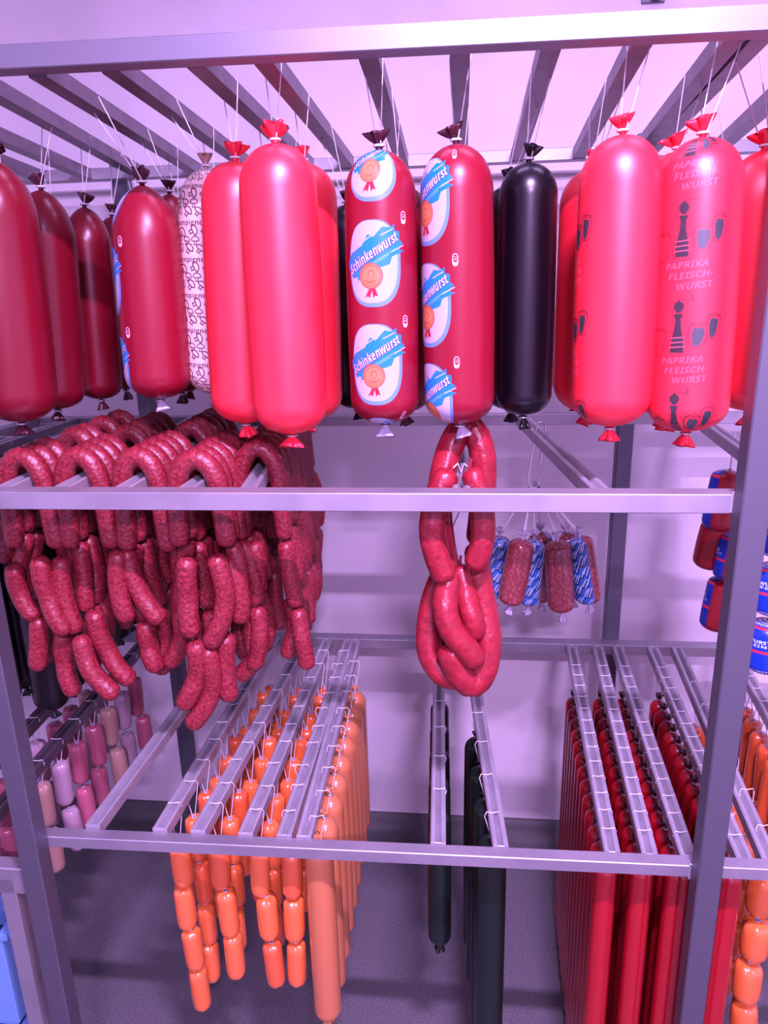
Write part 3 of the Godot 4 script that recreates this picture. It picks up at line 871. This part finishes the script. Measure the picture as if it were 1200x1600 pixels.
func banded(t: Node3D, links: Array, over: Vector3) -> void:
	for s in links:
		var a: Vector3 = s[0] - t.position
		var b: Vector3 = s[1] - t.position
		var L := a.distance_to(b)
		var k := part("sausage_link", casing(L, s[2] / 2, 0.6, 0.6, 2.4, 1.0 / L, 0.0, 24), M["band_casing"], t, a)
		k.rotation = V(0, atan2(-s[0].x, 1.0 - s[0].z) + s[3], atan2(b.x - a.x, L))
		part("tie", torus(0.006, 0.0018), M["clip"], t, a)
	var a0: Vector3 = links[0][0] - t.position
	part("string", cord([a0, over - t.position, a0 + V(0.002, 0, -0.003)], 0.0012), M["string"], t)

# ---------------------------------------------------------------- the lower level
# a link in a glossy casing whose gathered ends are pleated; hangs down from the origin
func pleated(L: float, r: float, n := 24) -> ArrayMesh:
	var path := []
	var radii := []
	var amount := []
	for q in [[0.0, 0.14, 0.0], [0.012, 0.20, 0.3], [0.03, 0.42, 0.26], [0.10, 0.66, 0.2], [0.28, 0.86, 0.11], [0.6, 0.97, 0.04], [1.0, 1.0, 0.0]]:
		path.append(V(0, -q[0] * r, 0))
		radii.append(r * q[1])
		amount.append(q[2])
	for i in range(1, 4):
		path.append(V(0, -r - (L - 2 * r) * i / 4.0, 0))
		radii.append(r * (1.0 + 0.02 * sin(PI * i / 4.0)))
		amount.append(0.0)
	for q in [[1.0, 1.0, 0.0], [0.6, 0.97, 0.0], [0.28, 0.86, 0.03], [0.10, 0.66, 0.08], [0.03, 0.42, 0.16], [0.012, 0.2, 0.2], [0.0, 0.14, 0.0]]:
		path.append(V(0, -L + q[0] * r, 0))
		radii.append(r * q[1])
		amount.append(q[2])
	return sweep(path, radii, n, V(0, 0, 1), 1.0, 0.0, [amount, 6.0, 0.4])

var loops := {}
# a loop of string over a stick down to the origin, which is drop metres below the stick's top; side > 0 leans the sausage that way
func loop(drop: float, side: float) -> ArrayMesh:
	var key := "%.3f %.3f" % [drop, side]
	if not loops.has(key):
		loops[key] = cord([V(-0.001, 0, 0.003), V(-0.0135 - side, drop - 0.006, 0.002), V(-0.010 - side, drop + 0.001, 0), V(-side, drop - 0.001, -0.001), V(0.010 - side, drop + 0.001, -0.002), V(0.0135 - side, drop - 0.006, -0.003), V(0.001, 0, -0.003)], 0.0009)
	return loops[key]

# a chain of links under a stick
func glossy_chain(called: String, label: String, group: String, at: Vector3, drop: float, links: int, mesh: Array, L: float, m: Array, side := 0.0) -> void:
	var t := thing(called, label, "sausage chain", at, group)
	part("string", loop(drop, side), M["string"], t)
	var p := Vector3.ZERO
	for k in links:
		var o := part("sausage_link", mesh[rng.randi() % mesh.size()], M[m[rng.randi() % m.size()]], t, p)
		o.rotation = V(rng.randf_range(-0.05, 0.05), rng.randf() * TAU, rng.randf_range(-0.05, 0.05))
		part("twist", torus(0.0034, 0.0016), M["clear_film"], t, p)
		p += V(rng.randf_range(-0.006, 0.006), -L - 0.006, rng.randf_range(-0.006, 0.006))

func long_one(called: String, label: String, group: String, at: Vector3, drop: float, mesh: Mesh, L: float, m: String, mk: String) -> void:
	var t := thing(called, label, "sausage", at, group)
	var b := part("casing", mesh, M[m], t)
	b.rotation.y = rng.randf() * TAU
	part("string", loop(drop, 0.0), M["string"], t)
	part("top_knot", knot(0.016, 0.009, 1.0, 5, at.z * 40.0), M[mk], t)
	part("bottom_knot", knot(0.018, 0.010, -1.0, 4, at.z * 30.0), M[mk], t, V(0, -L, 0))
	part("clip", torus(0.0045, 0.0015), M["clip"], t, V(0, 0.003, 0))

# the height of the top edge of a lower stick at depth z
func low(z: float) -> float:
	return lerpf(Y3 + 0.0125, R3 + 0.0145, clampf((-z - 0.0245) / 0.685, 0.0, 1.0)) + 0.0125

func build_lower() -> void:
	var y := Y3 + 0.0125
	var rows := {"a": [-0.637, -0.590], "b": [-0.515, -0.480], "c": [-0.447, -0.398], "d": [-0.363, -0.340], "e": [-0.296, -0.285], "f": [-0.262, -0.268], "g": [-0.035, -0.054], "h": [0.068, 0.020], "i": [0.247, 0.275], "j": [0.306, 0.338], "k": [0.366, 0.386], "l": [0.453, 0.470], "m": [0.492, 0.528], "n": [0.62, 0.662], "y": [-0.835, -0.82], "z": [-0.925, -0.915]}
	var names := ["z", "y", "a", "b", "c", "d", "e", "f", "g", "h", "i", "j", "k", "l", "m", "n"]
	for i in names.size():
		var s: Array = rows[names[i]]
		stick("steel hanging stick on the lower level, %s" % (nth(i) + " from the left" if i < 8 else nth(15 - i) + " from the right"), s[0], s[1], y, R3 + 0.0145, "sticks of the lower level", "shaded_stick_steel" if i < 2 else "stick_steel")  # the two leftmost sticks take the steel with shade in its colour
	# orange chains
	var o_mesh := [pleated(0.096, 0.0188), pleated(0.092, 0.0195), pleated(0.100, 0.0182)]
	var drop := 0.080
	var top := Y3 + 0.0305 - drop
	var word := {"b": "first loaded", "c": "second loaded", "d": "third loaded", "e": "fourth loaded"}
	for k in ["b", "c", "d", "e"]:
		for j in 10:
			var z := -0.085 - j * 0.0625 + rng.randf_range(-0.006, 0.006)
			var x: float = lerpf(rows[k][0], rows[k][1], -z / 0.7) + rng.randf_range(-0.004, 0.004)
			if k == "e":
				x -= 0.006
			var n := 4 if k == "b" else 3 if k != "e" else 2
			if j % 3 == 2:
				n -= 1
			if k == "e" and j == 0:
				n = 3
			glossy_chain("orange_sausage_chain", "orange sausage chain on the %s lower stick, %s" % [word[k], from_front(j)], "orange sausage chains on the lower level", V(x, top + (j % 3 - 1) * 0.008, z), low(z) - top - (j % 3 - 1) * 0.008, n, o_mesh, 0.096, ["orange_casing", "orange_casing", "orange_casing", "deep_orange_casing"])
	# long tan sausages on the last of these sticks
	var tan_mesh := casing(0.40, 0.0265, 1.1, 1.0, 2.0, 1.0, 0.0, 24)
	for j in 9:
		var z := -0.070 - j * 0.066
		long_one("long_tan_sausage", "long tan sausage right of the orange chains, %s" % from_front(j), "long tan sausages in a row", V(lerpf(-0.248, -0.256, j / 8.0), top + 0.020 - j * 0.001, z), low(z) - top - 0.020 + j * 0.001, tan_mesh, 0.40, "tan_casing", "tan_casing")
	# dark green ones
	var g_short := casing(0.30, 0.0225, 1.0, 0.9, 2.2, 1.0, 0.0, 24)
	var g_long := casing(0.56, 0.0275, 1.0, 0.9, 2.2, 1.0, 0.0, 24)
	for j in 5:
		var z := -0.155 - j * 0.095
		long_one("dark_green_sausage", "short dark green sausage under the red ring bundle, %s" % from_front(j), "short dark green sausages", V(lerpf(-0.035, -0.054, -z / 0.7) + 0.002, 0.715, z), low(z) - 0.715, g_short, 0.275 + 0.025, "green_casing", "black_knot")
	for j in 4:
		var z := -0.10 - j * 0.10
		long_one("dark_green_sausage", "long dark green sausage right of the short green ones, %s" % from_front(j), "long dark green sausages", V(lerpf(0.068, 0.020, -z / 0.7) - 0.004, 0.712, z), low(z) - 0.712, g_long, 0.56, "green_casing", "black_knot")
	# long red ones, four sticks
	var r_mesh := casing(0.66, 0.0200, 1.0, 0.9, 2.0, 1.0, 0.0, 22)
	var rw := {"i": "first", "j": "second", "k": "third", "l": "fourth"}
	for k in ["i", "j", "k", "l"]:
		for j in 13:
			var z := -0.075 - j * 0.0445
			var x: float = lerpf(rows[k][0], rows[k][1], -z / 0.7)
			long_one("long_red_sausage", "long dark red sausage on the %s stick of reds, %s" % [rw[k], from_front(j)], "long dark red sausages on four sticks", V(x, 0.695, z), low(z) - 0.695, r_mesh, 0.66, "long_red_casing", "dark_red_knot")
	# orange chains right of the post
	var s_mesh := [pleated(0.086, 0.0235), pleated(0.082, 0.024)]
	for j in 6:
		var z := -0.10 - j * 0.09
		glossy_chain("orange_sausage_chain", "chain of plump orange sausages right of the right post, %s" % from_front(j), "plump orange chains right of the post", V(lerpf(0.505, 0.535, -z / 0.7) + 0.012, 0.665, z), low(z) - 0.665, 4 if j < 3 else 3, s_mesh, 0.088, ["orange_casing"], 0.012)
	var t_mesh := [pleated(0.15, 0.019), pleated(0.14, 0.020)]
	for j in 7:
		var z := -0.28 - j * 0.05
		glossy_chain("orange_sausage_chain", "thin deep orange sausage chain on the rightmost lower stick, %s" % from_front(j), "thin orange chains farthest right", V(lerpf(0.62, 0.662, -z / 0.7), 0.70, z), low(z) - 0.70, 2, t_mesh, 0.15, ["deep_orange_casing"])
	# pink and pale chains beyond the left post
	var p_mesh := [pleated(0.104, 0.0180), pleated(0.100, 0.0188)]
	var pinks := ["pink_casing", "pink_casing", "pale_casing", "cream_pink_casing"]
	for k in ["y", "z"]:
		for j in 8:
			var z := -0.115 - j * 0.070
			glossy_chain("pink_sausage_chain", "pink sausage chain on the %s stick beyond the left post, %s" % ["near" if k == "y" else "far", from_front(j)], "pink sausage chains beyond the left post", V(lerpf(rows[k][0], rows[k][1], -z / 0.7), 0.715, z), low(z) - 0.715, 2, p_mesh, 0.106, [pinks[(j * 3 + (1 if k == "z" else 0)) % 4]])

# ---------------------------------------------------------------- bottom left corner
func build_corner() -> void:
	var t := thing("steel_stand", "low steel stand frame just left of the left post", "stand", V(-0.80, 0, 0))
	part("post", box(V(0.030, 0.66, 0.030), 0.002), M["brushed_steel"], t, V(0.002, 0.33, -0.01))
	part("crossbar", box(V(0.36, 0.055, 0.030), 0.002), M["brushed_steel"], t, V(-0.145, 0.655, -0.01))
	part("post", box(V(0.030, 0.66, 0.030), 0.002), M["brushed_steel"], t, V(-0.31, 0.33, -0.01))
	for q in [[0.24, "upper"], [0.0, "lower"]]:
		var c := thing("plastic_crate", "light blue plastic crate, %s of two at the left edge" % q[1], "crate", V(-1.074, q[0], -0.105), "light blue crates")
		c.scale = V(1, 0.82, 0.28)
		for s in [-1.0, 1.0]:
			part("side_panel", box(V(0.40, 0.27, 0.012), 0.003), M["crate_blue"], c, V(0, 0.145, s * 0.194))
			part("end_panel", box(V(0.012, 0.27, 0.376), 0.003), M["crate_blue"], c, V(s * 0.194, 0.145, 0))
			part("rim", box(V(0.43, 0.022, 0.022), 0.004), M["crate_blue"], c, V(0, 0.281, s * 0.206))
			part("rim", box(V(0.022, 0.022, 0.39), 0.004), M["crate_blue"], c, V(s * 0.206, 0.281, 0))
			for k in 4:
				part("rib", box(V(0.012, 0.25, 0.012), 0.003), M["crate_blue"], c, V(-0.15 + k * 0.1, 0.145, s * 0.206))
		part("bottom", box(V(0.39, 0.01, 0.39), 0.003), M["crate_blue"], c, V(0, 0.008, 0))

# ---------------------------------------------------------------- the scene
func _ready() -> void:
	var cam := Camera3D.new()
	cam.name = "camera"
	cam.fov = 69.234
	cam.keep_aspect = Camera3D.KEEP_HEIGHT
	cam.near = 0.05
	cam.far = 30.0
	cam.transform = Transform3D(Basis(V(0.995, -0.024, -0.101), V(-0.006, 0.958, -0.287), V(0.103, 0.286, 0.953)).orthonormalized(), V(0, 1.64, 1.0))
	add_child(cam)
	cam.current = true
	var we := WorldEnvironment.new()
	we.name = "surroundings"
	var env := Environment.new()
	env.background_mode = Environment.BG_COLOR
	env.background_color = Color(0.02, 0.018, 0.025)
	env.tonemap_mode = Environment.TONE_MAPPER_LINEAR
	env.tonemap_exposure = 1.12
	env.sdfgi_enabled = true
	env.ssao_enabled = true
	env.ssil_enabled = true
	we.environment = env
	add_child(we)
	rng.seed = 20
	make_materials()
	printed("label_casing", make_label_texture(), 0.34)
	printed("mill_casing", make_mill_texture(), 0.42)
	printed("mushroom_casing", make_mushroom_texture(), 0.5)
	printed("salami_film", make_salami_texture(), 0.22, 0.4)
	printed("band_casing", make_band_texture(), 0.35)
	lamp("white tube lamp on the ceiling in front of the rack", V(0.20, 2.62, 0.95), 0.28, -0.15, Color(0.875, 0.69, 1.0), 12.5)
	lamp("white tube lamp on the ceiling far in front of the rack", V(0.35, 2.62, 2.26), 0.32, 0.25, Color(0.875, 0.69, 1.0), 10.0)
	lamp("white tube lamp on the ceiling above the rack", V(0.15, 2.62, -0.30), 1.2, 0.0, Color(0.875, 0.70, 1.0), 0.7)
	for k in ["red_casing", "mill_casing"]:
		M[k].metallic_specular = 0.7
	build_room()
	build_rack()
	build_top_row()
	build_middle()
	build_lower()
	build_corner()
